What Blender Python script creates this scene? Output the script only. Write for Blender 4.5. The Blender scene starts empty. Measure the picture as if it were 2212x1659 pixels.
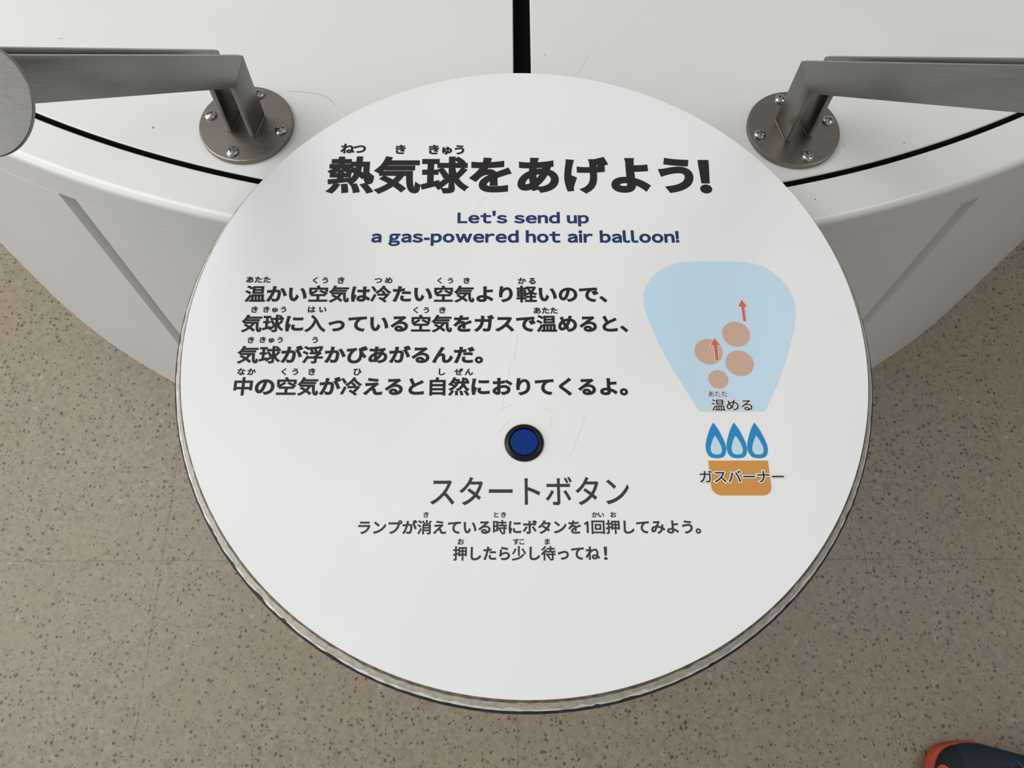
import bpy, bmesh, math, random
from mathutils import Vector, Matrix
from mathutils.geometry import delaunay_2d_cdt

random.seed(7)
SC = bpy.context.scene
COL = SC.collection
PI = math.pi

# ------------------------------------------------------------------ camera
CAM_H = 1.45339
F_PX, W_PX = 1838.668, 2212
PITCH, YAW, ROLL = 1.170741, -0.0459714, 0.0436054
cam = bpy.data.cameras.new('camera')
cam.sensor_width = 36.0
cam.lens = F_PX / W_PX * 36.0
cam.clip_start = 0.01
cam_ob = bpy.data.objects.new('camera', cam)
COL.objects.link(cam_ob)
cp, sp = math.cos(PITCH), math.sin(PITCH)
cr, sr = math.cos(ROLL), math.sin(ROLL)
fwd, up, right = Vector((0, cp, -sp)), Vector((0, sp, cp)), Vector((1, 0, 0))
r_ = cr * right + sr * up
u_ = -sr * right + cr * up
RZ = Matrix.Rotation(YAW, 3, 'Z')
r_, u_, b_ = RZ @ r_, RZ @ u_, -(RZ @ fwd)
cam_ob.matrix_world = Matrix(((r_.x, u_.x, b_.x, 0), (r_.y, u_.y, b_.y, 0),
                              (r_.z, u_.z, b_.z, CAM_H), (0, 0, 0, 1)))
SC.camera = cam_ob

# ------------------------------------------------------------------ light
SC.view_settings.view_transform = 'Standard'
SC.view_settings.look = 'None'
SC.view_settings.gamma = 1.0
SC.view_settings.use_curve_mapping = False
SC.view_settings.exposure = -0.04

world = bpy.data.worlds.new('world')
SC.world = world
world.use_nodes = True
wn, wl = world.node_tree.nodes, world.node_tree.links
bg = wn['Background']
tc = wn.new('ShaderNodeTexCoord')
dot = wn.new('ShaderNodeVectorMath'); dot.operation = 'DOT_PRODUCT'
dot.inputs[1].default_value = (-0.72, -0.28, 0.63)         # brighter hall to the left and above
wl.new(tc.outputs['Generated'], dot.inputs[0])
mr = wn.new('ShaderNodeMapRange')
mr.inputs['From Min'].default_value = -0.7
mr.inputs['From Max'].default_value = 1.0
mr.inputs['To Min'].default_value = 0.30
mr.inputs['To Max'].default_value = 0.56
wl.new(dot.outputs['Value'], mr.inputs['Value'])
bg.inputs['Color'].default_value = (1.0, 0.99, 0.97, 1)
wl.new(mr.outputs['Result'], bg.inputs['Strength'])


def area_light(name, loc, target, sx, sy, power, col=(1, 1, 1)):
    l = bpy.data.lights.new(name, 'AREA')
    l.shape = 'RECTANGLE'; l.size = sx; l.size_y = sy; l.energy = power; l.color = col
    o = bpy.data.objects.new(name, l); COL.objects.link(o)
    o.location = loc
    o.rotation_euler = (Vector(target) - Vector(loc)).to_track_quat('-Z', 'Y').to_euler()
    return o


area_light('window_light', (-3.1, -0.2, 1.6), (0.0, 0.6, 0.4), 3.2, 1.8, 46, (0.94, 0.97, 1.0))
area_light('added_overhead_light', (-1.85, 0.85, 3.0), (-0.5, 0.6, 0.5), 2.0, 1.4, 42, (1.0, 0.985, 0.96))  # added lamp, no fitting: left-to-right falloff and left rim highlight
area_light('added_overhead_light', (1.95, 0.4, 3.0), (0.9, 0.5, 0.5), 0.9, 0.6, 9, (1.0, 0.985, 0.96))  # added dim lamp, no fitting: lifts the highlight on the right rim

# ------------------------------------------------------------------ helpers


def link(o):
    COL.objects.link(o)
    return o


def obj(name, bm, m, parent=None, smooth=None):
    me = bpy.data.meshes.new(name)
    bmesh.ops.recalc_face_normals(bm, faces=bm.faces[:])
    if smooth is not None:
        for f in bm.faces:
            f.smooth = True
        for e in bm.edges:
            if len(e.link_faces) == 2 and e.calc_face_angle(0) > smooth:
                e.smooth = False
    bm.to_mesh(me); bm.free()
    for mm in (m if isinstance(m, (list, tuple)) else [m]):
        me.materials.append(mm)
    o = link(bpy.data.objects.new(name, me))
    if parent:
        o.parent = parent
    return o


def thing(name, label, cat, loc=(0, 0, 0), rotz=0.0, group=None):
    o = link(bpy.data.objects.new(name, None))
    o.empty_display_size = 0.1
    o.location = loc; o.rotation_euler = (0, 0, rotz)
    o['label'] = label; o['category'] = cat
    if group:
        o['group'] = group
    return o


def lathe(bm, prof, n=128, a0=0.0, a1=2 * PI, closed_prof=False):
    full = abs(a1 - a0 - 2 * PI) < 1e-6
    cols = n if full else n + 1
    rows = []
    for i in range(cols):
        a = a0 + (a1 - a0) * i / n
        rows.append([bm.verts.new((r * math.cos(a), r * math.sin(a), z)) for r, z in prof])
    m = len(prof)
    for i in range(n):
        A, B = rows[i], rows[(i + 1) % cols]
        for j in range(m if closed_prof else m - 1):
            k = (j + 1) % m
            bm.faces.new((A[j], B[j], B[k], A[k]))
    if not full and closed_prof:
        bm.faces.new(rows[0]); bm.faces.new(rows[-1][::-1])
    return rows


def disc_cap(bm, r, z, n=128, cx=0, cy=0):
    return bm.faces.new([bm.verts.new((cx + r * math.cos(2 * PI * i / n), cy + r * math.sin(2 * PI * i / n), z)) for i in range(n)])


def prism(bm, poly, axis, lo, hi, bevel=0.0, seg=2):
    """poly: 2-D outline extruded along axis ('x' or 'z')."""
    def P(p, t):
        return (t, p[0], p[1]) if axis == 'x' else (p[0], p[1], t)
    a = [bm.verts.new(P(p, lo)) for p in poly]
    b = [bm.verts.new(P(p, hi)) for p in poly]
    n = len(poly)
    fs = [bm.faces.new(a[::-1]), bm.faces.new(b)]
    for i in range(n):
        fs.append(bm.faces.new((a[i], a[(i + 1) % n], b[(i + 1) % n], b[i])))
    bmesh.ops.recalc_face_normals(bm, faces=fs)
    if bevel:
        es = list({e for f in fs for e in f.edges})
        bmesh.ops.bevel(bm, geom=es, offset=bevel, segments=seg, affect='EDGES', profile=0.5)


def tube(bm, pts, r, n=8, flat=1.0):
    pts = [Vector(p) for p in pts]
    rings = []
    for i, p in enumerate(pts):
        d = (pts[min(i + 1, len(pts) - 1)] - pts[max(i - 1, 0)]).normalized()
        s = d.cross(Vector((0, 0, 1)))
        if s.length < 1e-4:
            s = Vector((1, 0, 0))
        s.normalize(); t = s.cross(d)
        rings.append([bm.verts.new(p + s * r * math.cos(2 * PI * k / n) + t * r * flat * math.sin(2 * PI * k / n)) for k in range(n)])
    for A, B in zip(rings, rings[1:]):
        for k in range(n):
            bm.faces.new((A[k], A[(k + 1) % n], B[(k + 1) % n], B[k]))
    bm.faces.new(rings[0]); bm.faces.new(rings[-1][::-1])


# ------------------------------------------------------------------ materials


def mat(name, col, rough=0.5, metal=0.0, spec=0.5, coat=0.0):
    m = bpy.data.materials.new(name)
    m.use_nodes = True
    p = m.node_tree.nodes['Principled BSDF']
    p.inputs['Base Color'].default_value = (*col, 1)
    p.inputs['Roughness'].default_value = rough
    p.inputs['Metallic'].default_value = metal
    p.inputs['Specular IOR Level'].default_value = spec
    p.inputs['Coat Weight'].default_value = coat
    return m


def noisy(name, c0, c1, scale, rough=0.5, metal=0.0, stretch=(1, 1, 1), rot=(0, 0, 0), detail=4, spec=0.5, lo=0.35, hi=0.65, bump=0.0, rr=0.0):
    m = mat(name, c0, rough, metal, spec)
    N, L = m.node_tree.nodes, m.node_tree.links
    p = N['Principled BSDF']
    t = N.new('ShaderNodeTexCoord'); mp = N.new('ShaderNodeMapping')
    mp.vector_type = 'TEXTURE'
    mp.inputs['Scale'].default_value = [1 / q for q in stretch]; mp.inputs['Rotation'].default_value = rot
    nz = N.new('ShaderNodeTexNoise'); nz.inputs['Scale'].default_value = scale; nz.inputs['Detail'].default_value = detail
    cr_ = N.new('ShaderNodeValToRGB')
    cr_.color_ramp.elements[0].position = lo; cr_.color_ramp.elements[0].color = (*c0, 1)
    cr_.color_ramp.elements[1].position = hi; cr_.color_ramp.elements[1].color = (*c1, 1)
    L.new(t.outputs['Object'], mp.inputs['Vector']); L.new(mp.outputs['Vector'], nz.inputs['Vector'])
    L.new(nz.outputs['Fac'], cr_.inputs['Fac']); L.new(cr_.outputs['Color'], p.inputs['Base Color'])
    if rr:
        mr_ = N.new('ShaderNodeMapRange'); mr_.inputs['To Min'].default_value = rough - rr; mr_.inputs['To Max'].default_value = rough + rr
        L.new(nz.outputs['Fac'], mr_.inputs['Value']); L.new(mr_.outputs['Result'], p.inputs['Roughness'])
    if bump:
        b = N.new('ShaderNodeBump'); b.inputs['Strength'].default_value = bump; b.inputs['Distance'].default_value = 0.001
        L.new(nz.outputs['Fac'], b.inputs['Height']); L.new(b.outputs['Normal'], p.inputs['Normal'])
    return m


M_CAB = noisy('white_paint', (0.70, 0.705, 0.69), (0.725, 0.73, 0.715), 6, 0.28, spec=0.5)
M_BLACK = mat('black_gap', (0.004, 0.004, 0.004), 0.7, spec=0.15)
M_SIGN = noisy('white_print', (0.79, 0.805, 0.81), (0.82, 0.825, 0.825), 7, 0.6, spec=0.12)
M_LAM = noisy('dark_laminate_edge', (0.09, 0.078, 0.06), (0.19, 0.165, 0.13), 160, 0.7)
M_WOOD = noisy('worn_board_edge', (0.39, 0.35, 0.285), (0.53, 0.485, 0.40), 240, 0.75, bump=0.4)
M_CHIP = noisy('white_edge_paint', (0.60, 0.62, 0.62), (0.78, 0.80, 0.80), 200, 0.5)
M_BLK = noisy('black_edge', (0.010, 0.008, 0.010), (0.035, 0.03, 0.033), 300, 0.6)
M_INK = mat('black_ink', (0.018, 0.014, 0.017), 0.5, spec=0.3)
M_GREY = mat('grey_ink', (0.046, 0.038, 0.046), 0.5, spec=0.3)
M_NAVY = mat('navy_ink', (0.012, 0.035, 0.125), 0.5, spec=0.3)
M_WHITE = mat('white_ink', (0.80, 0.81, 0.80), 0.5, spec=0.3)
M_SKY = noisy('pale_blue_ink', (0.54, 0.71, 0.83), (0.57, 0.74, 0.86), 9, 0.5, spec=0.3)
M_PEACH = mat('peach_ink', (0.60, 0.40, 0.30), 0.5, spec=0.3)
M_RED = mat('brick_red_ink', (0.58, 0.16, 0.095), 0.5, spec=0.3)
M_FLAME = mat('blue_ink', (0.018, 0.25, 0.53), 0.5, spec=0.3)
M_LIGHT = mat('light_blue_ink', (0.55, 0.71, 0.80), 0.5, spec=0.3)
M_ORANGE = mat('orange_ink', (0.62, 0.29, 0.065), 0.5, spec=0.3)
M_SCUFF = mat('grey_scuff', (0.76, 0.755, 0.735), 0.6, spec=0.2)
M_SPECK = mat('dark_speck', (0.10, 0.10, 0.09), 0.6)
M_PLASTIC = mat('black_plastic', (0.004, 0.004, 0.005), 0.25, spec=0.3)
M_BUTTON = mat('blue_plastic', (0.002, 0.030, 0.20), 0.5, spec=0.15)
M_POST = noisy('brushed_steel_upright', (0.205, 0.198, 0.178), (0.235, 0.227, 0.205), 90, 0.33, 1.0, (1, 14, 0.5), rr=0.05)
M_RAIL = noisy('brushed_steel_rail', (0.205, 0.198, 0.178), (0.235, 0.227, 0.205), 90, 0.33, 1.0, (1, 0.5, 14), (-PI / 4, 0, 0), rr=0.05)
M_PLATE = noisy('brushed_steel_plate', (0.235, 0.210, 0.175), (0.262, 0.236, 0.198), 60, 0.36, 1.0, (1, 12, 1), rr=0.05)
M_SCREW = mat('screw_steel', (0.42, 0.41, 0.39), 0.2, 1.0)
M_WELD = noisy('tan_weld', (0.19, 0.16, 0.105), (0.30, 0.26, 0.18), 300, 0.5, 0.6)
M_COL = mat('column_paint', (0.70, 0.70, 0.68), 0.4)
M_SOLE = noisy('orange_rubber', (0.44, 0.050, 0.020), (0.52, 0.068, 0.028), 40, 0.6)
M_TOE = noisy('black_knit', (0.004, 0.005, 0.007), (0.008, 0.010, 0.014), 500, 0.8, bump=0.5)
M_KNIT = noisy('navy_knit', (0.005, 0.012, 0.030), (0.011, 0.023, 0.054), 600, 0.85, bump=0.5)
M_LACE = noisy('dark_grey_lace', (0.020, 0.027, 0.033), (0.05, 0.06, 0.068), 800, 0.8, bump=0.5)


def terrazzo():
    m = mat('terrazzo', (0.4, 0.34, 0.26), 0.42, spec=0.4)
    N, L = m.node_tree.nodes, m.node_tree.links
    p = N['Principled BSDF']
    t = N.new('ShaderNodeTexCoord')

    def math_(op, a, b=None, c=None):
        n = N.new('ShaderNodeMath'); n.operation = op
        for i, v in enumerate((a, b, c)):
            if v is None:
                continue
            if isinstance(v, (int, float)):
                n.inputs[i].default_value = v
            else:
                L.new(v, n.inputs[i])
        return n.outputs[0]

    def mixc(fac, a, b, mode='MIX'):
        n = N.new('ShaderNodeMix'); n.data_type = 'RGBA'; n.blend_type = mode
        if isinstance(fac, (int, float)):
            n.inputs[0].default_value = fac
        else:
            L.new(fac, n.inputs[0])
        for i, v in ((6, a), (7, b)):
            if isinstance(v, tuple):
                n.inputs[i].default_value = (*v, 1)
            else:
                L.new(v, n.inputs[i])
        return n.outputs[2]

    def noise(scale, detail=3, rough=0.55):
        n = N.new('ShaderNodeTexNoise'); n.inputs['Scale'].default_value = scale
        n.inputs['Detail'].default_value = detail; n.inputs['Roughness'].default_value = rough
        L.new(t.outputs['Object'], n.inputs['Vector'])
        return n.outputs['Fac']

    def vor(scale, off=0.0, warp=None):
        mp = N.new('ShaderNodeMapping'); mp.inputs['Location'].default_value = (off, off * 0.7, 0)
        L.new(t.outputs['Object'], mp.inputs['Vector'])
        n = N.new('ShaderNodeTexVoronoi'); n.inputs['Scale'].default_value = scale
        vec = mp.outputs['Vector']
        if warp:
            nn = N.new('ShaderNodeTexNoise'); nn.inputs['Scale'].default_value = warp[0]; nn.inputs['Detail'].default_value = 2
            L.new(vec, nn.inputs['Vector'])
            ma = N.new('ShaderNodeVectorMath'); ma.operation = 'MULTIPLY_ADD'
            ma.inputs[1].default_value = (warp[1],) * 3
            L.new(nn.outputs['Color'], ma.inputs[0]); L.new(vec, ma.inputs[2])
            vec = ma.outputs[0]
        L.new(vec, n.inputs['Vector'])
        return n.outputs['Distance'], n.outputs['Color']

    def sep(c, i):
        s = N.new('ShaderNodeSeparateColor'); L.new(c, s.inputs[0]); return s.outputs[i]

    def ramp(f, lo, hi):
        n = N.new('ShaderNodeMapRange'); n.inputs['From Min'].default_value = lo; n.inputs['From Max'].default_value = hi
        n.clamp = True; L.new(f, n.inputs['Value']); return n.outputs['Result']

    base = mixc(ramp(noise(9, 5), 0.3, 0.7), (0.255, 0.212, 0.152), (0.290, 0.243, 0.177))
    base = mixc(ramp(noise(120, 3), 0.35, 0.68), base, (0.222, 0.182, 0.132))
    base = mixc(math_('MULTIPLY', ramp(noise(520, 2), 0.35, 0.65), 0.55), base, (0.325, 0.275, 0.205))
    base = mixc(math_('MULTIPLY', ramp(noise(780, 2), 0.56, 0.66), 0.40), base, (0.15, 0.12, 0.088))
    # warm and pale aggregate
    d1, c1 = vor(150, 3.1, (240, 0.006))
    base = mixc(math_('MULTIPLY', ramp(sep(c1, 0), 0.35, 1.0), 0.55), base, (0.325, 0.272, 0.203))
    base = mixc(math_('MULTIPLY', ramp(sep(c1, 1), 0.72, 0.80), 0.35), base, (0.165, 0.131, 0.094))
    base = mixc(math_('MULTIPLY', ramp(noise(2.3, 2), 0.5, 0.75), 0.45), base, (0.27, 0.205, 0.130))
    # pale chips
    d2, c2 = vor(60, 9.7, (160, 0.008))
    chip = math_('MULTIPLY', ramp(sep(c2, 0), 0.955, 0.965), math_('SUBTRACT', 1.0, ramp(d2, 0.22, 0.34)))
    base = mixc(math_('MULTIPLY', chip, 0.5), base, (0.42, 0.37, 0.30))
    # dark specks of two sizes
    for sc_, off, thr, r0, r1, col in ((118, 0.0, 0.40, 0.12, 0.33, (0.030, 0.024, 0.024)), (200, 5.5, 0.64, 0.10, 0.30, (0.07, 0.055, 0.045))):
        d, c = vor(sc_, off, (330, 0.007))
        present = ramp(sep(c, 0), thr, thr + 0.01)
        size = math_('ADD', r0, math_('MULTIPLY', sep(c, 1), r1 - r0))
        inside = math_('SUBTRACT', 1.0, ramp(math_('SUBTRACT', d, size), -0.03, 0.07))
        base = mixc(math_('MULTIPLY', math_('MULTIPLY', present, inside), math_('ADD', 0.55, math_('MULTIPLY', sep(c, 2), 0.45))), base, col)
    # joints of the 60 cm tiles
    s = N.new('ShaderNodeSeparateXYZ'); L.new(t.outputs['Object'], s.inputs[0])
    fac = None
    for out, off in ((s.outputs['X'], 0.0337), (s.outputs['Y'], 0.2880)):
        q = math_('PINGPONG', math_('SUBTRACT', out, off), 0.3)
        line = math_('SUBTRACT', 1.0, ramp(q, 0.0005, 0.0013))
        fac = line if fac is None else math_('MAXIMUM', fac, line)
    fac = math_('MULTIPLY', fac, math_('ADD', 0.15, math_('MULTIPLY', ramp(noise(60, 3), 0.35, 0.6), 0.6)))
    base = mixc(fac, base, (0.13, 0.095, 0.06))
    L.new(base, p.inputs['Base Color'])
    return m


M_FLOOR = terrazzo()

# ------------------------------------------------------------------ floor
bm = bmesh.new()
bmesh.ops.create_grid(bm, x_segments=1, y_segments=1, size=8.0)
floor = obj('floor', bm, M_FLOOR)
floor['kind'] = 'structure'

# ------------------------------------------------------------------ white round cabinet
CX, CY, RC, ZT, ZB = 0.0290, 1.7796, 1.3200, 0.7108, 0.6588
cab = thing('exhibit_cabinet', 'large white round exhibit cabinet with black gaps across its top, standing behind the sign', 'cabinet', (CX, CY, 0))
# side core behind the panels
bm = bmesh.new()
lathe(bm, [(RC - 0.011, 0.0), (RC - 0.011, ZB + 0.012), (RC - 0.06, ZB + 0.012)], 256)
obj('cabinet_body', bm, M_CAB, cab, 0.6)
# rim band with rounded top edge
bm = bmesh.new()
rr = 0.0085
prof = [(RC - 0.0505, ZT - 0.030), (RC - 0.0505, ZT - 0.0012), (RC - 0.0493, ZT), (RC - 0.0483, ZT), (RC - rr - 0.001, ZT)]
for k in range(9):
    a = PI / 2 * (1 - k / 8)
    prof.append((RC - rr + rr * math.cos(a), ZT - rr + rr * math.sin(a)))
prof += [(RC, ZT - rr - 0.001), (RC, ZB + 0.0020), (RC, ZB + 0.0008), (RC - 0.0008, ZB), (RC - 0.02, ZB)]
lathe(bm, prof, 384)
obj('rim_band', bm, M_CAB, cab, 0.9)
# side panels, eight round the drum
NP = 8
half = PI / NP
ga = 0.0115 / RC
for k in range(NP):
    mid = -PI / 2 + k * 2 * half
    bm = bmesh.new()
    prof = [(RC - 0.0112, 0.0), (RC - 0.0005, 0.0), (RC - 0.0005, ZB - 0.0018), (RC - 0.0009, ZB - 0.0014), (RC - 0.0112, ZB - 0.0014)]
    lathe(bm, prof, 56, mid - half + ga, mid + half - ga, True)
    es = [e for e in bm.edges if len(e.link_faces) == 2 and e.calc_face_angle(0) > 1.2 and abs(e.verts[0].co.z - e.verts[1].co.z) > 0.3 and math.hypot(*e.verts[0].co.xy) > RC - 0.005]
    bmesh.ops.bevel(bm, geom=es, offset=0.0012, segments=2, affect='EDGES')
    obj('side_panel', bm, M_CAB, cab, 0.6)
# dark band standing in for the shade in the gap between rim and panels
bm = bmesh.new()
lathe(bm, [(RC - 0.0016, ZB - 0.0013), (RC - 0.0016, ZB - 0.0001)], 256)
obj('seam_shade', bm, M_SPECK, cab, 0.6)
# black liner under the gaps
bm = bmesh.new()
disc_cap(bm, RC - 0.05, ZT - 0.024, 128)
obj('gap_liner', bm, M_BLACK, cab)
# two half-round lids
SLX, SLH = 0.0281 - CX, 0.0098
for side in (-1, 1):
    R1 = RC - 0.0572
    edge = SLX + side * SLH
    poly = []
    a0 = math.acos(max(-1, min(1, side * edge / R1)))
    for i in range(129):
        a = -a0 + 2 * a0 * i / 128
        poly.append((side * R1 * math.cos(a), R1 * math.sin(a)))
    bm = bmesh.new()
    a_ = [bm.verts.new((x, y, ZT - 0.018)) for x, y in poly]
    b2 = [bm.verts.new((x, y, ZT - 0.0011)) for x, y in poly]
    inner = []
    for x, y in poly:
        rr_ = math.hypot(x, y)
        q = (x * (1 - 0.0011 / rr_), y * (1 - 0.0011 / rr_))
        if abs(x - edge) < 1e-6:
            q = (x + side * 0.0011, q[1])
        inner.append(q)
    c_ = [bm.verts.new((x, y, ZT)) for x, y in inner]
    n = len(poly)
    for i in range(n):
        j = (i + 1) % n
        bm.faces.new((a_[i], a_[j], b2[j], b2[i])); bm.faces.new((b2[i], b2[j], c_[j], c_[i]))
    bm.faces.new(c_); bm.faces.new(a_[::-1])
    obj('top_lid', bm, M_CAB, cab)
    bm = bmesh.new()                                         # black strip round the lid edge
    k1 = 1 + 0.0004 / R1
    e0 = [bm.verts.new((x * k1 - side * (0.0004 if abs(x - edge) < 1e-6 else 0), y * k1, ZT - 0.019)) for x, y in poly]
    e1 = [bm.verts.new((x * k1 - side * (0.0004 if abs(x - edge) < 1e-6 else 0), y * k1, ZT - 0.0016)) for x, y in poly]
    for i in range(n):
        j = (i + 1) % n
        bm.faces.new((e0[i], e0[j], e1[j], e1[i]))
    obj('edge_strip', bm, M_BLACK, cab)


def stroke_mark(bm, pts, w, z):
    pts = [Vector((x, y, z)) for x, y in pts]
    L_, R_ = [], []
    for i, p in enumerate(pts):
        d = (pts[min(i + 1, len(pts) - 1)] - pts[max(i - 1, 0)]).normalized()
        s = Vector((-d.y, d.x, 0)) * (w / 2 * (1.0 if 0 < i < len(pts) - 1 else 0.3))
        L_.append(bm.verts.new(p + s)); R_.append(bm.verts.new(p - s))
    for i in range(len(pts) - 1):
        bm.faces.new((L_[i], L_[i + 1], R_[i + 1], R_[i]))


def smooth_path(pts, n=8, closed=False):
    out = []
    m = len(pts)
    segs = m if closed else m - 1
    for i in range(segs):
        if closed:
            p0, p1, p2, p3 = (pts[(i + k - 1) % m] for k in range(4))
        else:
            p0, p1, p2, p3 = pts[max(i - 1, 0)], pts[i], pts[i + 1], pts[min(i + 2, m - 1)]
        for k in range(n):
            t = k / n
            out.append(tuple(0.5 * ((2 * b) + (-a + c) * t + (2 * a - 5 * b + 4 * c - d) * t * t + (-a + 3 * b - 3 * c + d) * t ** 3)
                             for a, b, c, d in zip(p0, p1, p2, p3)))
    if not closed:
        out.append(pts[-1])
    return out


bm = bmesh.new()
for x, y, r in ((-0.3698, 0.6124, 0.0011), (0.3763, 0.5954, 0.0005), (0.4421, 0.5984, 0.0007), (0.3342, 0.5244, 0.0007), (0.0545, 0.7183, 0.0006), (0.4628, 0.6319, 0.0004)):
    disc_cap(bm, r, ZT + 0.00015, 10, x - CX, y - CY)
o = obj('paint_chip', bm, M_SPECK, cab)
o['kind'] = 'stuff'
bm = bmesh.new()
stroke_mark(bm, smooth_path([(x - CX, y - CY) for x, y in ((-0.2325, 0.663), (-0.2111, 0.6625), (-0.1956, 0.6594), (-0.1839, 0.6531), (-0.1767, 0.6442))]), 0.0005, ZT + 0.00015)
stroke_mark(bm, [(x - CX, y - CY) for x, y in ((0.0903, 0.691), (0.1029, 0.7181))], 0.0005, ZT + 0.00015)
stroke_mark(bm, [(x - CX, y - CY) for x, y in ((-0.4966, 0.7355), (-0.4928, 0.7376), (-0.4895, 0.7362))], 0.0009, ZT + 0.00015)
o = obj('surface_scratch', bm, mat('grey_scratch', (0.42, 0.42, 0.40), 0.5), cab)
o['kind'] = 'stuff'

# ------------------------------------------------------------------ round sign
DX, DY, DZ, DR = 0.02601, 0.32983, 0.77722, 0.300
sign = thing('exhibit_sign', 'round white tabletop sign with Japanese heading, balloon drawing and a blue start button', 'sign', (DX, DY, 0))
bm = bmesh.new()
disc_cap(bm, DR, DZ, 256)
lathe(bm, [(DR, DZ), (DR + 0.0002, DZ - 0.0006), (DR - 0.004, DZ - 0.0007)], 256)
panel = obj('printed_top', bm, M_SIGN, sign)

NA = 1080


def jitter(seed, amp, chips=0, chip=0.0):
    rnd = random.Random(seed)
    w = [(rnd.uniform(0.4, 1), rnd.randint(6, 170), rnd.uniform(0, 6.3)) for _ in range(22)]
    v = [sum(a * math.sin(k * 2 * PI * i / NA + p) for a, k, p in w) / 4 for i in range(NA)]
    for _ in range(chips):
        c, wd, h = rnd.randrange(NA), rnd.randint(1, 5), rnd.uniform(0.4, 1) * chip / max(amp, 1e-9)
        for d in range(-wd, wd + 1):
            v[(c + d) % NA] += h * (1 - abs(d) / (wd + 1))
    return [amp * x for x in v]


# sloping edge of the board: (fraction down the chamfer)
EDGE_DR, EDGE_DZ = 0.0094, 0.0128
bounds = [[0.0] * NA,
          [0.23 + x for x in jitter(1, 0.018, 60, -0.10)],
          [0.67 + x for x in jitter(2, 0.045, 60, -0.12)],
          [0.80 + x for x in jitter(3, 0.022, 50, -0.12)],
          [1.0] * NA]


def edge_band(name, lo, hi, m, push=0.0):
    bm = bmesh.new()
    V = []
    for i in range(NA):
        a = 2 * PI * i / NA
        row = []
        for f in (lo[i], hi[i]):
            r = DR + 0.0001 + EDGE_DR * f + push
            row.append(bm.verts.new((r * math.cos(a), r * math.sin(a), DZ - 0.0006 - EDGE_DZ * f)))
        V.append(row)
    for i in range(NA):
        A, B = V[i], V[(i + 1) % NA]
        bm.faces.new((A[0], B[0], B[1], A[1]))
    return obj(name, bm, m, sign, 0.6)


edge_band('laminate_edge', bounds[0], bounds[1], M_LAM)
edge_band('board_edge', bounds[1], bounds[2], M_WOOD)
edge_band('paint_edge', bounds[2], bounds[3], M_CHIP)
bm = bmesh.new()
V = []
for i in range(NA):
    a = 2 * PI * i / NA
    f = bounds[3][i]
    row = []
    for r, z in ((DR + 0.0001 + EDGE_DR * f, DZ - 0.0006 - EDGE_DZ * f), (DR + 0.0001 + EDGE_DR, DZ - 0.0006 - EDGE_DZ), (DR + EDGE_DR, DZ - 0.026), (DR - 0.1, DZ - 0.026)):
        row.append(bm.verts.new((r * math.cos(a), r * math.sin(a), z)))
    V.append(row)
for i in range(NA):
    A, B = V[i], V[(i + 1) % NA]
    for j in range(3):
        bm.faces.new((A[j], B[j], B[j + 1], A[j + 1]))
bm.faces.new([r[3] for r in V])
obj('black_edging', bm, M_BLK, sign, 0.6)
# column that carries the top
bm = bmesh.new()
lathe(bm, [(0.0, 0.0), (0.115, 0.0), (0.118, 0.003), (0.118, 0.010), (0.115, 0.013), (0.045, 0.014), (0.045, DZ - 0.040), (0.10, DZ - 0.039), (0.10, DZ - 0.026)], 64)
col_ = obj('support_column', bm, M_COL, sign, 0.6)

# --- printing ---------------------------------------------------------
_raw = {}
# a plain figure one with a flag and no foot
_one = [(0.20, 0.0), (0.282, 0.0), (0.282, 0.74), (0.215, 0.74), (0.04, 0.605), (0.08, 0.545), (0.20, 0.635)]
_raw['１'] = ([Vector(p) for p in _one], [list(range(7))],
             [(k, (k + 1) % 7, Vector((_one[(k + 1) % 7][1] - _one[k][1], -(_one[(k + 1) % 7][0] - _one[k][0]))).normalized()) for k in range(7)])


def raw_glyph(ch):
    """outline polygons (filled) of one character, em = 1"""
    if ch in _raw:
        return _raw[ch]
    cu = bpy.data.curves.new('glyph', 'FONT')
    cu.body = ch; cu.size = 1.0; cu.resolution_u = 7
    ob = bpy.data.objects.new('glyph', cu); COL.objects.link(ob)
    dg = bpy.context.evaluated_depsgraph_get()
    me = bpy.data.meshes.new_from_object(ob.evaluated_get(dg))
    bpy.data.objects.remove(ob); bpy.data.curves.remove(cu)
    b = bmesh.new(); b.from_mesh(me); bpy.data.meshes.remove(me)
    bmesh.ops.remove_doubles(b, verts=b.verts[:], dist=2e-5)
    verts = [v.co.xy.copy() for v in b.verts]
    b.verts.index_update()
    faces = [[v.index for v in f.verts] for f in b.faces]
    border = []
    for e in b.edges:
        if len(e.link_faces) == 1:
            f = e.link_faces[0]
            a, c = e.verts
            n = Vector((c.co.y - a.co.y, -(c.co.x - a.co.x)))
            if n.length < 1e-7:
                continue
            n.normalize()
            if n.dot((f.calc_center_median() - (a.co + c.co) / 2).xy) > 0:
                n = -n
            border.append((a.index, c.index, n))
    b.free()
    _raw[ch] = (verts, faces, border)
    return _raw[ch]


_bold = {}


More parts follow.
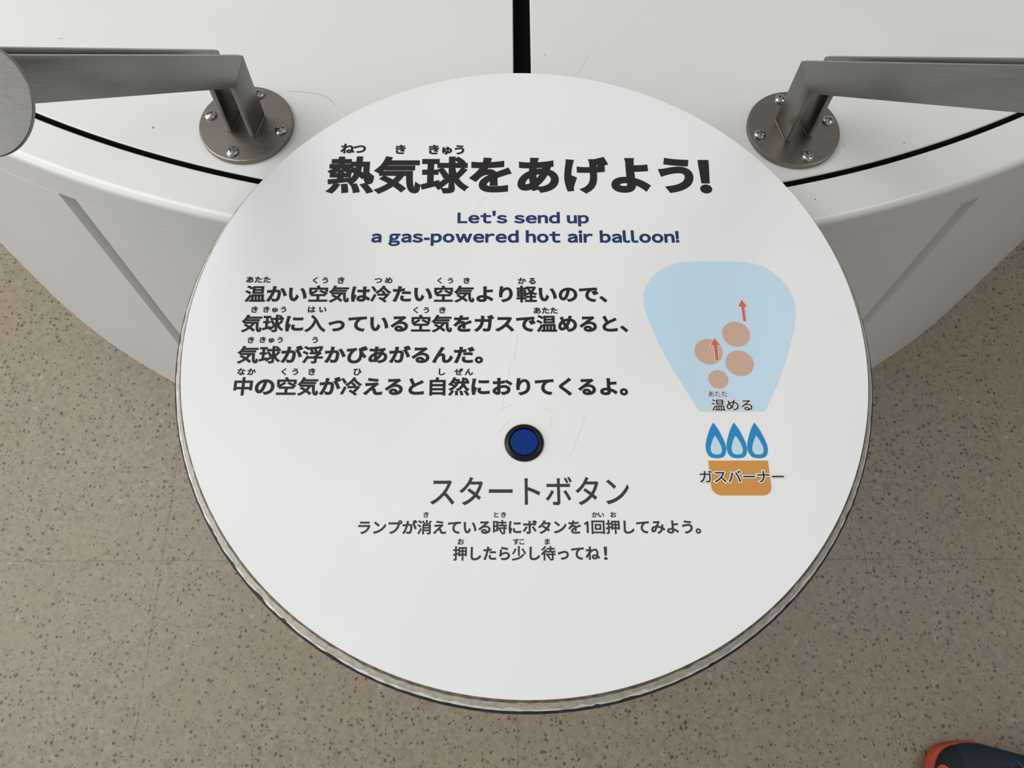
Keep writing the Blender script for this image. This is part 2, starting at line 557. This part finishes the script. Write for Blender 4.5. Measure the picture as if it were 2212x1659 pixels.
def bold_glyph(ch, d):
    """the character with every stroke thickened by d on each side, corners kept sharp, as one flat sheet"""
    if (ch, d) in _bold:
        return _bold[ch, d]
    verts, faces, border = raw_glyph(ch)
    V = [tuple(v) for v in verts]
    if d <= 0:
        _bold[ch, d] = (V, faces)
        return _bold[ch, d]
    nb = {}
    for a, c, n in border:
        nb.setdefault(a, []).append(n); nb.setdefault(c, []).append(n)

    def grow(d):
        P = [tuple(v) for v in verts]
        T = []

        def add(*ix):
            p = [P[i] for i in ix]
            a = sum(p[k - 1][0] * p[k][1] - p[k][0] * p[k - 1][1] for k in range(len(p)))
            if abs(a) > 1e-8:
                T.append(list(ix) if a > 0 else list(ix)[::-1])
        for f in faces:
            add(*f)
        off = {}
        for i, ns in nb.items():
            q = ns[0] + ns[1] if len(ns) >= 2 else ns[0] * 2
            if q.length < 0.5:
                q = q.normalized() * 1.4 if q.length > 1e-6 else ns[0]
            else:
                q = q / (q.length_squared / 2)
                if q.length > 1.9:
                    q = q.normalized() * 1.9
            P.append((verts[i].x + q.x * d, verts[i].y + q.y * d)); off[i] = len(P) - 1
        for a, c, n in border:
            add(a, c, off[c]); add(a, off[c], off[a])
        return P, T

    def area(P, T):
        return sum(abs(sum(P[f[k - 1]][0] * P[f[k]][1] - P[f[k]][0] * P[f[k - 1]][1] for k in range(len(f)))) for f in T) / 2
    plain = area(V, faces)
    limit = 1.12 * (plain + d * sum((verts[a] - verts[c]).length for a, c, n in border)) + 16 * d * d
    best = None
    for eps in (1e-5, 1e-4, 1e-6, 3e-5, 3e-4):               # merge the overlaps; try again when the merge comes out wrong
        for dd in (d, d * 1.013, d * 0.987, d * 1.03):
            P, T = grow(dd)
            ov, _e1, of, _v, _e, orig = delaunay_2d_cdt([Vector(v) for v in P], [], T, 0, eps)
            res = ([tuple(v) for v in ov], [list(f) for f, o_ in zip(of, orig) if o_])
            if plain < area(*res) < limit:
                best = res
                break
        if best:
            break
    if best is None:
        print('merge failed', ch, d)
        best = grow(d)
    _bold[ch, d] = best
    return best


def advance(ch, latin):
    o = ord(ch)
    if ch == ' ':
        return 0.34
    if o < 0x2000 or 0xff01 <= o <= 0xff5e:                   # letters and figures: as wide as their ink plus a gap
        x = [v.x for v in raw_glyph(ch)[0]]
        return max(x) - min(x) + latin
    return 1.0


def lead(ch, latin):
    o = ord(ch)
    if o < 0x2000 or 0xff01 <= o <= 0xff5e:
        return latin / 2 - min(v.x for v in raw_glyph(ch)[0])
    return 0.0


def wide(t):
    """the broader letter forms"""
    return ''.join(c if c in " -|" else chr(ord(c) + 0xfee0) for c in t)


INKZ = DZ


def text_mesh(bm, s, x0, x1, y0, y1, d, tilt=0.0, z=0.00015, mode='fit', latin=0.10, kanji_d=None, mi=0, extra=0.0, ref=None, per=None):
    """set a line so that its ink (up to the mark |) fills x0..x1, y0..y1, in millimetres on the sign"""
    body, _, tail = s.partition('|')
    chars = []
    pen = 0.0
    items = []
    for i, ch in enumerate(body + tail):
        if ch != ' ':
            dd = kanji_d if (kanji_d is not None and 0x4e00 <= ord(ch) <= 0x9fff) else d
            if per and ch in per:
                dd = per[ch]
            V0, _f = bold_glyph(ch, dd)
            shift = lead(ch, latin)
            items.append((ch, dd, pen + shift, i < len(body), V0))
        pen += advance(ch, latin)
    ink = [(p + v[0], v[1]) for ch, dd, p, inb, V0 in items if inb for v in V0]
    iy0, iy1 = min(v[1] for v in ink), max(v[1] for v in ink)
    if ref:
        iy0, iy1 = ref
    sy = (y1 - y0) / (iy1 - iy0)
    if mode == 'fit':
        ix0, ix1 = min(v[0] for v in ink), max(v[0] for v in ink)
        sx = (x1 - x0) / (ix1 - ix0)
        place = [x0 + (p - ix0) * sx for _, _, p, _, _ in items]
    else:                                                    # small readings: letters keep their shape, gaps open up
        sx = sy * 1.06
        w0 = min(v[0] for v in items[0][4]) * sx
        w1 = max(v[0] for v in items[-1][4]) * sx
        a, b = x0 - w0, x1 - w1
        n = len(items)
        if n == 1:
            place = [(x0 + x1) / 2 - (w0 + w1) / 2]
        else:
            place = [a + (b - a) * k / (n - 1) for k in range(n)]
    for k, ((ch, dd, p, inb, V0), px) in enumerate(zip(items, place)):
        V, F = bold_glyph(ch, dd + extra)
        vs = []
        for vx, vy in V:
            X = px + vx * sx
            Y = y0 + (vy - iy0) * sy + tilt * ((X - x0) / (x1 - x0) - 0.5)
            vs.append(bm.verts.new((X / 1000, Y / 1000, INKZ + z + 6e-6 * (k % 2))))
        for f in F:
            try:
                fc = bm.faces.new([vs[i] for i in f]); fc.material_index = mi
            except ValueError:
                pass


def ink_obj(name, bm, m, parent=None):
    me = bpy.data.meshes.new(name)
    for f in bm.faces:
        f.normal_update()
        if f.normal.z < 0:
            f.normal_flip()
    bm.to_mesh(me); bm.free()
    me.materials.append(m)
    o = link(bpy.data.objects.new(name, me))
    o.parent = parent or sign
    return o


def line(name, m, items, **kw):
    bm = bmesh.new()
    for it in items:
        k = dict(kw)
        if len(it) > 5:
            k.update(it[5])
        text_mesh(bm, *it[:5], **k)
    return ink_obj(name, bm, m)


def readings(name, m, items, d):
    """the small reading over each word is a part of its own"""
    for it in items:
        line(name, m, [it], d=d, mode='ruby')


line('heading_text', M_INK, [('熱気球をあげよう', -189.1, 163.6, 152.1, 196.1, dict(tilt=2.2, per={'げ': 0.040, 'あ': 0.047, 'を': 0.046})),
                             ('！', 168.8, 180.4, 153.9, 193.1, dict(d=0.045))], d=0.052, kanji_d=0.035)
readings('heading_reading', M_INK, [('ねつ', -178.2, -153.5, 198.2, 209.9), ('き', -125.4, -114.3, 197.9, 209.1),
                                ('きゅう', -92.6, -57.9, 197.3, 209.3)], d=0.045)
line('english_line', M_NAVY, [(wide("Let's send up"), -63.1, 60.4, 116.0, 133.2, dict(tilt=0.5))], d=0.040, latin=0.135)
line('english_line', M_NAVY, [(wide('a gas-powered hot air balloon!'), -142.4, 144.0, 94.3, 111.7, dict(tilt=1.2))], d=0.040, latin=0.135)
BODY = [('温かい空気は冷たい空気より軽いので|、', -252.2, 66.0, 34.8, 52.5, 0.9),
        ('気球に入っている空気をガスで温めると|、', -252.0, 81.3, 5.0, 22.8, 0.7),
        ('気球が浮かびあがるんだ|。', -252.0, -45.2, -25.4, -7.8, 0.3),
        ('中の空気が冷えると自然におりてくるよ|。', -251.2, 78.1, -55.4, -37.6, 0.3)]
READ = [[('あたた', -252.5, -230.6, 54.5, 61.1), ('くう', -192.7, -178.8, 53.9, 60.8), ('き', -170.5, -163.7, 54.0, 60.9),
         ('つめ', -137.1, -120.7, 54.3, 60.8), ('くう', -80.1, -65.7, 54.3, 60.8), ('き', -56.6, -50.3, 54.4, 60.9), ('かる', -7.1, 9.2, 54.1, 60.9)],
        [('き', -245.1, -238.3, 24.2, 30.6), ('きゅう', -234.0, -213.6, 24.2, 30.6), ('はい', -194.5, -177.9, 24.4, 30.7),
         ('くう', -100.7, -86.5, 24.0, 30.6), ('き', -77.8, -71.4, 24.1, 30.6), ('あたた', 6.8, 28.4, 23.9, 30.5)],
        [('き', -244.8, -238.3, -5.8, 0.4), ('きゅう', -233.9, -213.7, -5.7, 0.5), ('う', -188.2, -183.0, -5.6, 0.6)],
        [('なか', -250.0, -233.8, -36.4, -29.7), ('くう', -212.0, -197.4, -36.4, -29.6), ('き', -188.8, -182.6, -36.3, -29.6),
         ('ひ', -149.7, -143.1, -36.4, -29.8), ('し', -76.2, -70.7, -36.2, -29.7), ('ぜん', -63.0, -46.5, -36.2, -29.6)]]
for (s, x0, x1, y0, y1, tl), rd in zip(BODY, READ):
    line('body_line', M_INK, [(s, x0, x1, y0, y1)], d=0.040, kanji_d=0.029, tilt=tl)
    readings('body_reading', M_INK, rd, d=0.040)
line('button_heading', M_GREY, [('スタートボタン', -80.1, 82.7, -151.3, -127.3)], d=0.010)
line('caption_line', M_GREY, [('ランプが消えている時にボタンを１回押してみよう|。', -137.0, 132.4, -175.2, -163.3)], d=0.030, kanji_d=0.024, latin=0.32)
readings('caption_reading', M_GREY, [('き', -85.3, -80.7, -161.4, -156.8), ('とき', -28.2, -18.4, -161.5, -156.9), ('かい', 51.1, 61.1, -161.6, -157.0),
                                 ('お', 66.2, 71.1, -161.6, -157.0)], d=0.034)
line('caption_line', M_GREY, [('押したら少し待ってね', -60.7, 56.4, -196.3, -184.6), ('！', 59.4, 62.3, -195.9, -185.3, dict(d=0.02))], d=0.030, kanji_d=0.024)
readings('caption_reading', M_GREY, [('お', -56.9, -52.1, -183.5, -178.6), ('すこ', -12.9, -3.7, -183.6, -178.7), ('ま', 12.5, 16.7, -183.6, -178.8)], d=0.034)

# --- balloon drawing ---------------------------------------------------


def flat(bm, pts, z):
    bm.faces.new([bm.verts.new((x / 1000, y / 1000, INKZ + z)) for x, y in pts])


def shape(name, pts, m, z, parent=None):
    bm = bmesh.new(); flat(bm, pts, z)
    return ink_obj(name, bm, m, parent)


drawing = shape('balloon_drawing', smooth_path([(147.1, -69.4), (133.7, -43.1), (120.9, -15.5), (112.6, 8.0), (108.2, 22.5), (106.4, 31.9), (106.3, 40.3), (108.2, 49.5), (112.8, 57.9),
                                (119.8, 66.0), (128.9, 72.6), (140.3, 77.0), (153.9, 78.4), (175.6, 78.5), (197.3, 78.4), (210.2, 76.6), (221.2, 71.8), (230.3, 64.1),
                                (237.7, 54.1), (241.8, 42.8), (242.8, 30.8), (241.2, 18.9), (236.9, 4.1), (229.1, -17.3), (220.4, -36.8), (211.3, -54.5), (202.8, -69.4)], 6), M_SKY, 0.00015)
for x, y, r in ((186.4, 4.0, 12.3), (160.3, -13.1, 12.3), (186.5, -24.2, 12.3), (166.2, -39.6, 8.7)):
    shape('air_bubble', [(x + r * math.cos(2 * PI * k / 64), y + r * math.sin(2 * PI * k / 64)) for k in range(64)], M_PEACH, 0.00030, drawing)
for pts in (((195.2, 38.6), (199.4, 31.6), (196.9, 31.6), (196.7, 16.8), (194.3, 16.8), (194.1, 31.6), (191.2, 31.6)),
            ((166.7, 0.1), (171.2, -7.0), (168.5, -7.0), (168.4, -21.8), (165.5, -21.8), (165.2, -7.0), (162.3, -7.0))):
    cx_ = sum(p[0] for p in pts) / 7; cy_ = sum(p[1] for p in pts) / 7
    # white keyline: offset polygon
    n = len(pts); outl = []
    for i in range(n):
        a, b, c = Vector(pts[i - 1]), Vector(pts[i]), Vector(pts[(i + 1) % n])
        n1 = Vector((-(b - a).y, (b - a).x)).normalized(); n2 = Vector((-(c - b).y, (c - b).x)).normalized()
        s = n1 + n2
        s = s / max(s.length_squared / 2, 0.35)
        outl.append(tuple(b + s * 0.55))
    o = shape('rising_arrow', pts, M_RED, 0.00055, drawing)
    shape('arrow_outline', outl, M_WHITE, 0.00042, drawing)


def label_text(name, items, d, extra, m=M_INK):
    bm = bmesh.new()
    for it in items:
        text_mesh(bm, *it, d=d, z=0.00060)
    o = ink_obj(name, bm, m)
    bm = bmesh.new()
    for it in items:
        text_mesh(bm, *it, d=d, z=0.00046, extra=extra)
    ink_obj('text_outline', bm, M_WHITE, o)
    return o


label_text('balloon_label', [('温める', 157.8, 192.9, -68.9, -58.4)], 0.010, 0.065)
label_text('balloon_reading', [('あたた', 156.2, 172.3, -55.9, -50.9)], 0.006, 0.10)


def drop(x, top, bot, w, skew=0.0):
    """flame drop outline"""
    h = top - bot
    R = [(0, 0), (0.11, 0.09), (0.235, 0.22), (0.34, 0.36), (0.43, 0.50), (0.485, 0.62), (0.5, 0.72), (0.475, 0.83), (0.39, 0.925), (0.25, 0.98), (0, 1.0)]
    rgt = smooth_path(R, 5)
    pts = [(x + a * w + skew * b, top - b * h) for a, b in rgt] + [(x - a * w + skew * b, top - b * h) for a, b in reversed(rgt[1:-1])]
    return pts


for x in (157.9, 175.5, 193.0):
    fl = shape('burner_flame', drop(x, -79.6, -111.4, 17.2, 0.1), M_FLAME, 0.00015)
    shape('flame_core', drop(x + 0.2, -91.5, -108.2, 9.4, 0.1), M_LIGHT, 0.00030, fl)
bp = [(150.4, -113.4), (200.4, -113.4), (200.6, -134.0)]
for k in range(1, 9):
    a = PI / 2 * k / 8
    bp.append((193.0 + 7.6 * math.cos(a), -135.6 - 7.7 * math.sin(a)))
for k in range(0, 9):
    a = PI / 2 + PI / 2 * k / 8
    bp.append((159.0 + 8.3 * math.cos(a), -135.6 - 7.7 * math.sin(a)))
shape('burner_body', bp, M_ORANGE, 0.00015)
label_text('burner_label', [('ガスバーナー', 141.8, 211.8, -132.5, -122.0)], 0.012, 0.075)

# scuffs on the sign
bm = bmesh.new()
for pts, w in (([(-7.5, 4.0), (-9.0, -9.1), (-11.1, -22.1)], 0.5), ([(-13.6, -22.5), (-19.3, -53.1), (-22.1, -65.9)], 0.5),
               ([(-13.4, -75.1), (-21.3, -84.7), (-27.9, -94.2)], 0.5), ([(50.1, -70.4), (43.7, -88.8), (34.1, -113.3)], 0.5), ([(20.8, -75.1), (19.7, -85.9)], 0.7),
               ([(-24.0, -67.5), (-17.3, -65.8), (-12.2, -62.4)], 0.7), ([(-34.6, 151.0), (-50.2, 128.0), (-70.1, 87.5)], 0.3),
               ([(14.2, -66.7), (20.1, -69.2), (24.1, -67.5)], 0.7)):
    stroke_mark(bm, smooth_path([(x / 1000, y / 1000) for x, y in pts], 4), w / 1000, INKZ + 0.00008)
o = ink_obj('scuff_mark', bm, M_SCUFF)
o['kind'] = 'stuff'

# push button
bm = bmesh.new()
lathe(bm, [(0.0165, DZ), (0.0165, DZ + 0.0010), (0.0157, DZ + 0.0020), (0.0142, DZ + 0.0029), (0.0130, DZ + 0.0032), (0.0124, DZ + 0.0030), (0.0121, DZ + 0.0022), (0.0121, DZ + 0.0004), (0.0, DZ + 0.0004)], 96)
btn = obj('push_button', bm, M_PLASTIC, sign, 0.9)
btn.location = (-0.0030, -0.0978, 0)
bm = bmesh.new()
lathe(bm, [(0.0115, DZ + 0.0005), (0.0115, DZ + 0.0022), (0.0112, DZ + 0.0026), (0.0105, DZ + 0.0027), (0.0100, DZ + 0.0027), (0.0, DZ + 0.0027)], 96)
cap = obj('button_cap', bm, M_BUTTON, btn, 0.9)
cap['label'] = 'glossy blue button cap'

# ------------------------------------------------------------------ steel arms
ZO = 0.0920                 # outer bend above the cabinet top
TP = 0.006                  # flange thickness


def screw_mesh():
    bm = bmesh.new()
    R0, H0, n = 0.0068, 0.0038, 56
    g = {}
    for i in range(n + 1):
        for j in range(n + 1):
            x = (i / n * 2 - 1); y = (j / n * 2 - 1)
            # square to disc
            px = x * math.sqrt(1 - y * y / 2) * R0; py = y * math.sqrt(1 - x * x / 2) * R0
            r = math.hypot(px, py) / R0
            z = 0.0003 + H0 * math.sqrt(max(0.0, 1 - r ** 2.2))
            ax, ay = abs(px), abs(py)
            arm_ = min(ax, ay); ln = max(ax, ay)
            if arm_ < 0.00085 and ln < 0.0036:
                z -= 0.0026 * (1 - (ln / 0.0036) ** 3)
            g[i, j] = bm.verts.new((px, py, z))
    for i in range(n):
        for j in range(n):
            bm.faces.new((g[i, j], g[i + 1, j], g[i + 1, j + 1], g[i, j + 1]))
    bd = [g[i, 0] for i in range(n + 1)] + [g[n, j] for j in range(1, n + 1)] + [g[i, n] for i in range(n - 1, -1, -1)] + [g[0, j] for j in range(n - 1, 0, -1)]
    lo = [bm.verts.new((v.co.x, v.co.y, 0)) for v in bd]
    for k in range(len(bd)):
        bm.faces.new((bd[k - 1], bd[k], lo[k], lo[k - 1]))
    return bm


SCREW = None


def arm(fx, fy, rotz, label, screw0, reach):
    global SCREW
    t = thing('support_arm', label, 'bracket', (fx, fy, ZT), rotz, 'brushed steel arms bolted to the cabinet top')
    bm = bmesh.new()
    lathe(bm, [(0.0, 0.0), (0.0500, 0.0), (0.0500, TP - 0.0010), (0.0497, TP - 0.0003), (0.0490, TP), (0.0484, TP), (0.0, TP)], 128)
    obj('flange_plate', bm, M_PLATE, t, 0.5)
    for k in range(4):
        if SCREW is None:
            o = obj('screw', screw_mesh(), M_SCREW, t, 0.5); SCREW = o.data
        else:
            o = link(bpy.data.objects.new('screw', SCREW)); o.parent = t
        a = screw0 - rotz + k * PI / 2
        o.location = (0.0398 * math.cos(a), 0.0398 * math.sin(a), TP)
        o.rotation_euler = (0, 0, (0.4, 1.1, 0.15, 0.8)[k] + fx)
    W2 = 0.01525
    ZI = ZO - 0.0305 * math.tan(PI / 8)
    # end plate frame
    th = math.radians(50)
    nrm = Vector((0, -math.cos(th), math.sin(th)))
    a45 = Vector((0, -1, 1)).normalized(); b45 = Vector((0, 1, 1)).normalized()
    axis0 = Vector((0, 0, ZO - 0.0063))
    cen = axis0 + a45 * (reach + 0.004) + b45 * -0.0150
    pl = cen - nrm * 0.003

    def hit(y, z):
        p = Vector((0, y, z)); k = (pl - p).dot(nrm) / a45.dot(nrm)
        q = p + a45 * k
        return (q.y, q.z)
    tip = hit(0, ZO - 0.0063 + 0.012 * math.sqrt(2))         # the top corner of the rail end is cut back behind the plate
    cut = hit(W2, ZO); cut = (cut[0] + 0.002, cut[1] - 0.002)
    for s in (-1, 1):
        lo, hi = sorted((s * 0.0098, s * 0.0158))
        bm = bmesh.new()
        prism(bm, [(-W2, TP), (W2, TP), (W2, ZO), (-W2, ZI)], 'x', lo, hi, 0.0005)
        obj('upright', bm, M_POST, t, 0.5)
        bm = bmesh.new()
        prism(bm, [(-W2, ZI), (W2, ZO), cut, tip, hit(-W2, ZI)], 'x', lo, hi, 0.0005)
        obj('rail', bm, M_RAIL, t, 0.5)
        bm = bmesh.new()
        x = s * 0.0161 if (s > 0) == (fx < 0) else s * 0.0095
        tube(bm, [(x, -W2 + 0.001, TP + 0.0004), (x, W2 - 0.001, TP + 0.0004)], 0.0009, 8)
        obj('weld_bead', bm, M_WELD, t, 0.8)
    bm = bmesh.new()
    lathe(bm, [(0.0, -0.003), (0.0348, -0.003), (0.0351, -0.0027), (0.0351, -0.0005), (0.0346, 0.0), (0.0341, 0.0), (0.0, 0.0)], 96)
    o = obj('end_plate', bm, M_POST, t, 0.5)
    o.location = cen
    o.rotation_euler = (PI / 2 - th, 0, 0)
    return t


arm(-0.2692, 0.6146, -math.radians(14.4), 'brushed steel arm bolted left of the round sign, its round end plate in view', math.radians(76), 0.3228)
arm(0.3216, 0.6129, math.radians(13.7), 'brushed steel arm bolted right of the round sign, running out at the right edge', math.radians(104), 0.42)

# ------------------------------------------------------------------ shoe
shoe = thing('running_shoe', 'navy blue running shoe with bright orange sole on the speckled floor', 'shoe', (0.663, -0.047, 0))


def interp(tab, x):
    for (xa, ya), (xb, yb) in zip(tab, tab[1:]):
        if x <= xb:
            k = (x - xa) / (xb - xa); k = k * k * (3 - 2 * k) if False else k
            return ya + (yb - ya) * k
    return tab[-1][1]


UP = smooth_path([(0.0, 0.0), (0.004, 0.016), (0.015, 0.0325), (0.032, 0.0420), (0.060, 0.0468), (0.085, 0.0445), (0.110, 0.0372), (0.150, 0.0255), (0.175, 0.0245), (0.21, 0.0290), (0.240, 0.0310), (0.262, 0.0235), (0.270, 0.010), (0.272, 0.0)], 6)
LO = smooth_path([(0.0, 0.0), (0.004, -0.015), (0.015, -0.030), (0.035, -0.0405), (0.065, -0.0470), (0.100, -0.0490), (0.140, -0.0465), (0.180, -0.0410), (0.22, -0.0375), (0.245, -0.0340), (0.262, -0.0245), (0.270, -0.010), (0.272, 0.0)], 6)
TOP = [(0.0, 0.034), (0.02, 0.048), (0.05, 0.056), (0.09, 0.066), (0.13, 0.084), (0.17, 0.098), (0.21, 0.098), (0.25, 0.094), (0.272, 0.090)]
SHR = [(0.0, 0.008), (0.02, 0.0062), (0.05, 0.0035), (0.09, 0.0015), (0.13, 0.0005), (0.272, 0.002)]     # how far the upper sits inside the sole edge

# sole
bm = bmesh.new()
outline = UP + LO[-2:0:-1]
rings = []
for z, g in ((0.0, -0.003), (0.004, 0.0), (0.022, 0.0006), (0.028, -0.0016), (0.0285, -0.014)):
    ring = []
    for x, y in outline:
        k = 1 + g / 0.045
        ring.append(bm.verts.new((0.136 + (x - 0.136) * (1 + g / 0.136), y * k, z + (0.010 * max(0, 1 - x / 0.05) ** 2 if z < 0.01 else 0))))
    rings.append(ring)
n = len(outline)
for A, B in zip(rings, rings[1:]):
    for i in range(n):
        bm.faces.new((A[i], A[(i + 1) % n], B[(i + 1) % n], B[i]))
bm.faces.new(rings[0][::-1]); bm.faces.new(rings[-1])
o = obj('sole', bm, M_SOLE, shoe, 1.0)
o['label'] = 'orange rubber sole'


def upper_section(x, grow=0.0, nseg=28, a0=0.0, a1=PI):
    s = interp(SHR, x)
    xs = s + (x / 0.272) * (0.272 - s - 0.002) if x < 0.272 else x
    yu = max(0.0008, interp(UP, x) - s * 0.9) + grow
    yl = min(-0.0008, interp(LO, x) + s * 0.9) - grow
    zt = interp(TOP, x) + grow
    zb = 0.024
    pts = []
    for k in range(nseg + 1):
        a = a0 + (a1 - a0) * k / nseg
        c, sn = math.cos(a), math.sin(a)
        c = math.copysign(abs(c) ** 0.72, c); sn = max(0.0, sn) ** 0.85
        w = yu if c > 0 else -yl
        bulge = 1 + 0.03 * math.sin(a)
        pts.append((xs, c * w * bulge, zb + (zt - zb) * sn))
    return pts


def loft(bm, secs, cap0=True, cap1=True):
    rows = [[bm.verts.new(p) for p in s] for s in secs]
    for A, B in zip(rows, rows[1:]):
        for i in range(len(A) - 1):
            bm.faces.new((A[i], A[i + 1], B[i + 1], B[i]))
    if cap0:
        bm.faces.new(rows[0])
    if cap1:
        bm.faces.new(rows[-1][::-1])


xs_ = [0.0015, 0.003, 0.006, 0.01, 0.016, 0.024, 0.034, 0.048, 0.065, 0.085, 0.105, 0.125, 0.145]
bm = bmesh.new(); loft(bm, [upper_section(x) for x in xs_], True, False)
# side walls of the collar, open on top
for sgn in (0, 1):
    secs = []
    for x in (0.145, 0.16, 0.18, 0.20, 0.22, 0.24, 0.255, 0.265, 0.270):
        op = 0.06 + 0.36 * min(1, (x - 0.145) / 0.03)
        e = PI / 2 - op
        secs.append(upper_section(x, 0, 14, 0, e) if sgn == 0 else upper_section(x, 0, 14, PI - e, PI))
    loft(bm, secs, False, False)
bmesh.ops.remove_doubles(bm, verts=bm.verts[:], dist=0.0004)
upper = obj('upper', bm, M_KNIT, shoe, 1.2)
md = upper.modifiers.new('thick', 'SOLIDIFY'); md.thickness = 0.003; md.offset = -1
bm = bmesh.new(); loft(bm, [upper_section(x, 0.0009) for x in (0.0015, 0.003, 0.006, 0.01, 0.016, 0.024, 0.032, 0.040)], True, False)
o = obj('toe_cap', bm, M_TOE, shoe, 1.2)
# orange bumper wrapping the toe tip
bm = bmesh.new(); loft(bm, [upper_section(x, 0.0020, 12, PI * (0.5 - 0.30 * (1 - x / 0.022)), PI * (0.5 + 0.30 * (1 - x / 0.022))) for x in (0.0015, 0.003, 0.006, 0.010, 0.014, 0.018, 0.021)], True, False)
obj('toe_bumper', bm, M_SOLE, shoe, 1.2)
# tongue
bm = bmesh.new()
secs = []
for x in (0.095, 0.11, 0.13, 0.15, 0.17, 0.182):
    z = interp(TOP, x) + 0.0035 + (0.008 if x > 0.165 else 0)
    hw = 0.013 + 0.05 * (x - 0.095)
    secs.append([(x, hw * (1 - k / 5), z - 0.006 * (1 - k / 5) ** 2) for k in range(11)])
loft(bm, secs, False, False)
o = obj('tongue', bm, M_TOE, shoe, 1.0)
md = o.modifiers.new('thick', 'SOLIDIFY'); md.thickness = 0.004
# lining
bm = bmesh.new()
secs = []
for x in (0.150, 0.165, 0.19, 0.22, 0.245, 0.262):
    p = upper_section(x, -0.006, 16)
    secs.append([(q[0], q[1] * 0.9, 0.032 + (0.03 * abs(q[1]) / 0.03 if abs(q[1]) > 0.005 else 0.002)) for q in p])
loft(bm, secs, False, False)
obj('insole', bm, M_TOE, shoe, 1.2)
# laces
for k, x in enumerate((0.099, 0.116, 0.133, 0.150)):
    z = interp(TOP, x)
    w = 0.017 + 0.05 * (x - 0.099)
    bm = bmesh.new()
    pts = [(x + 0.010 * (1 if k % 2 else -1) * (q - 0.5) + 0.006, w * (1 - 2 * q), z + 0.0075 - 0.012 * (2 * q - 1) ** 2) for q in [i / 10 for i in range(11)]]
    tube(bm, pts, 0.0026, 8, 0.6)
    obj('lace', bm, M_LACE, shoe, 1.0)
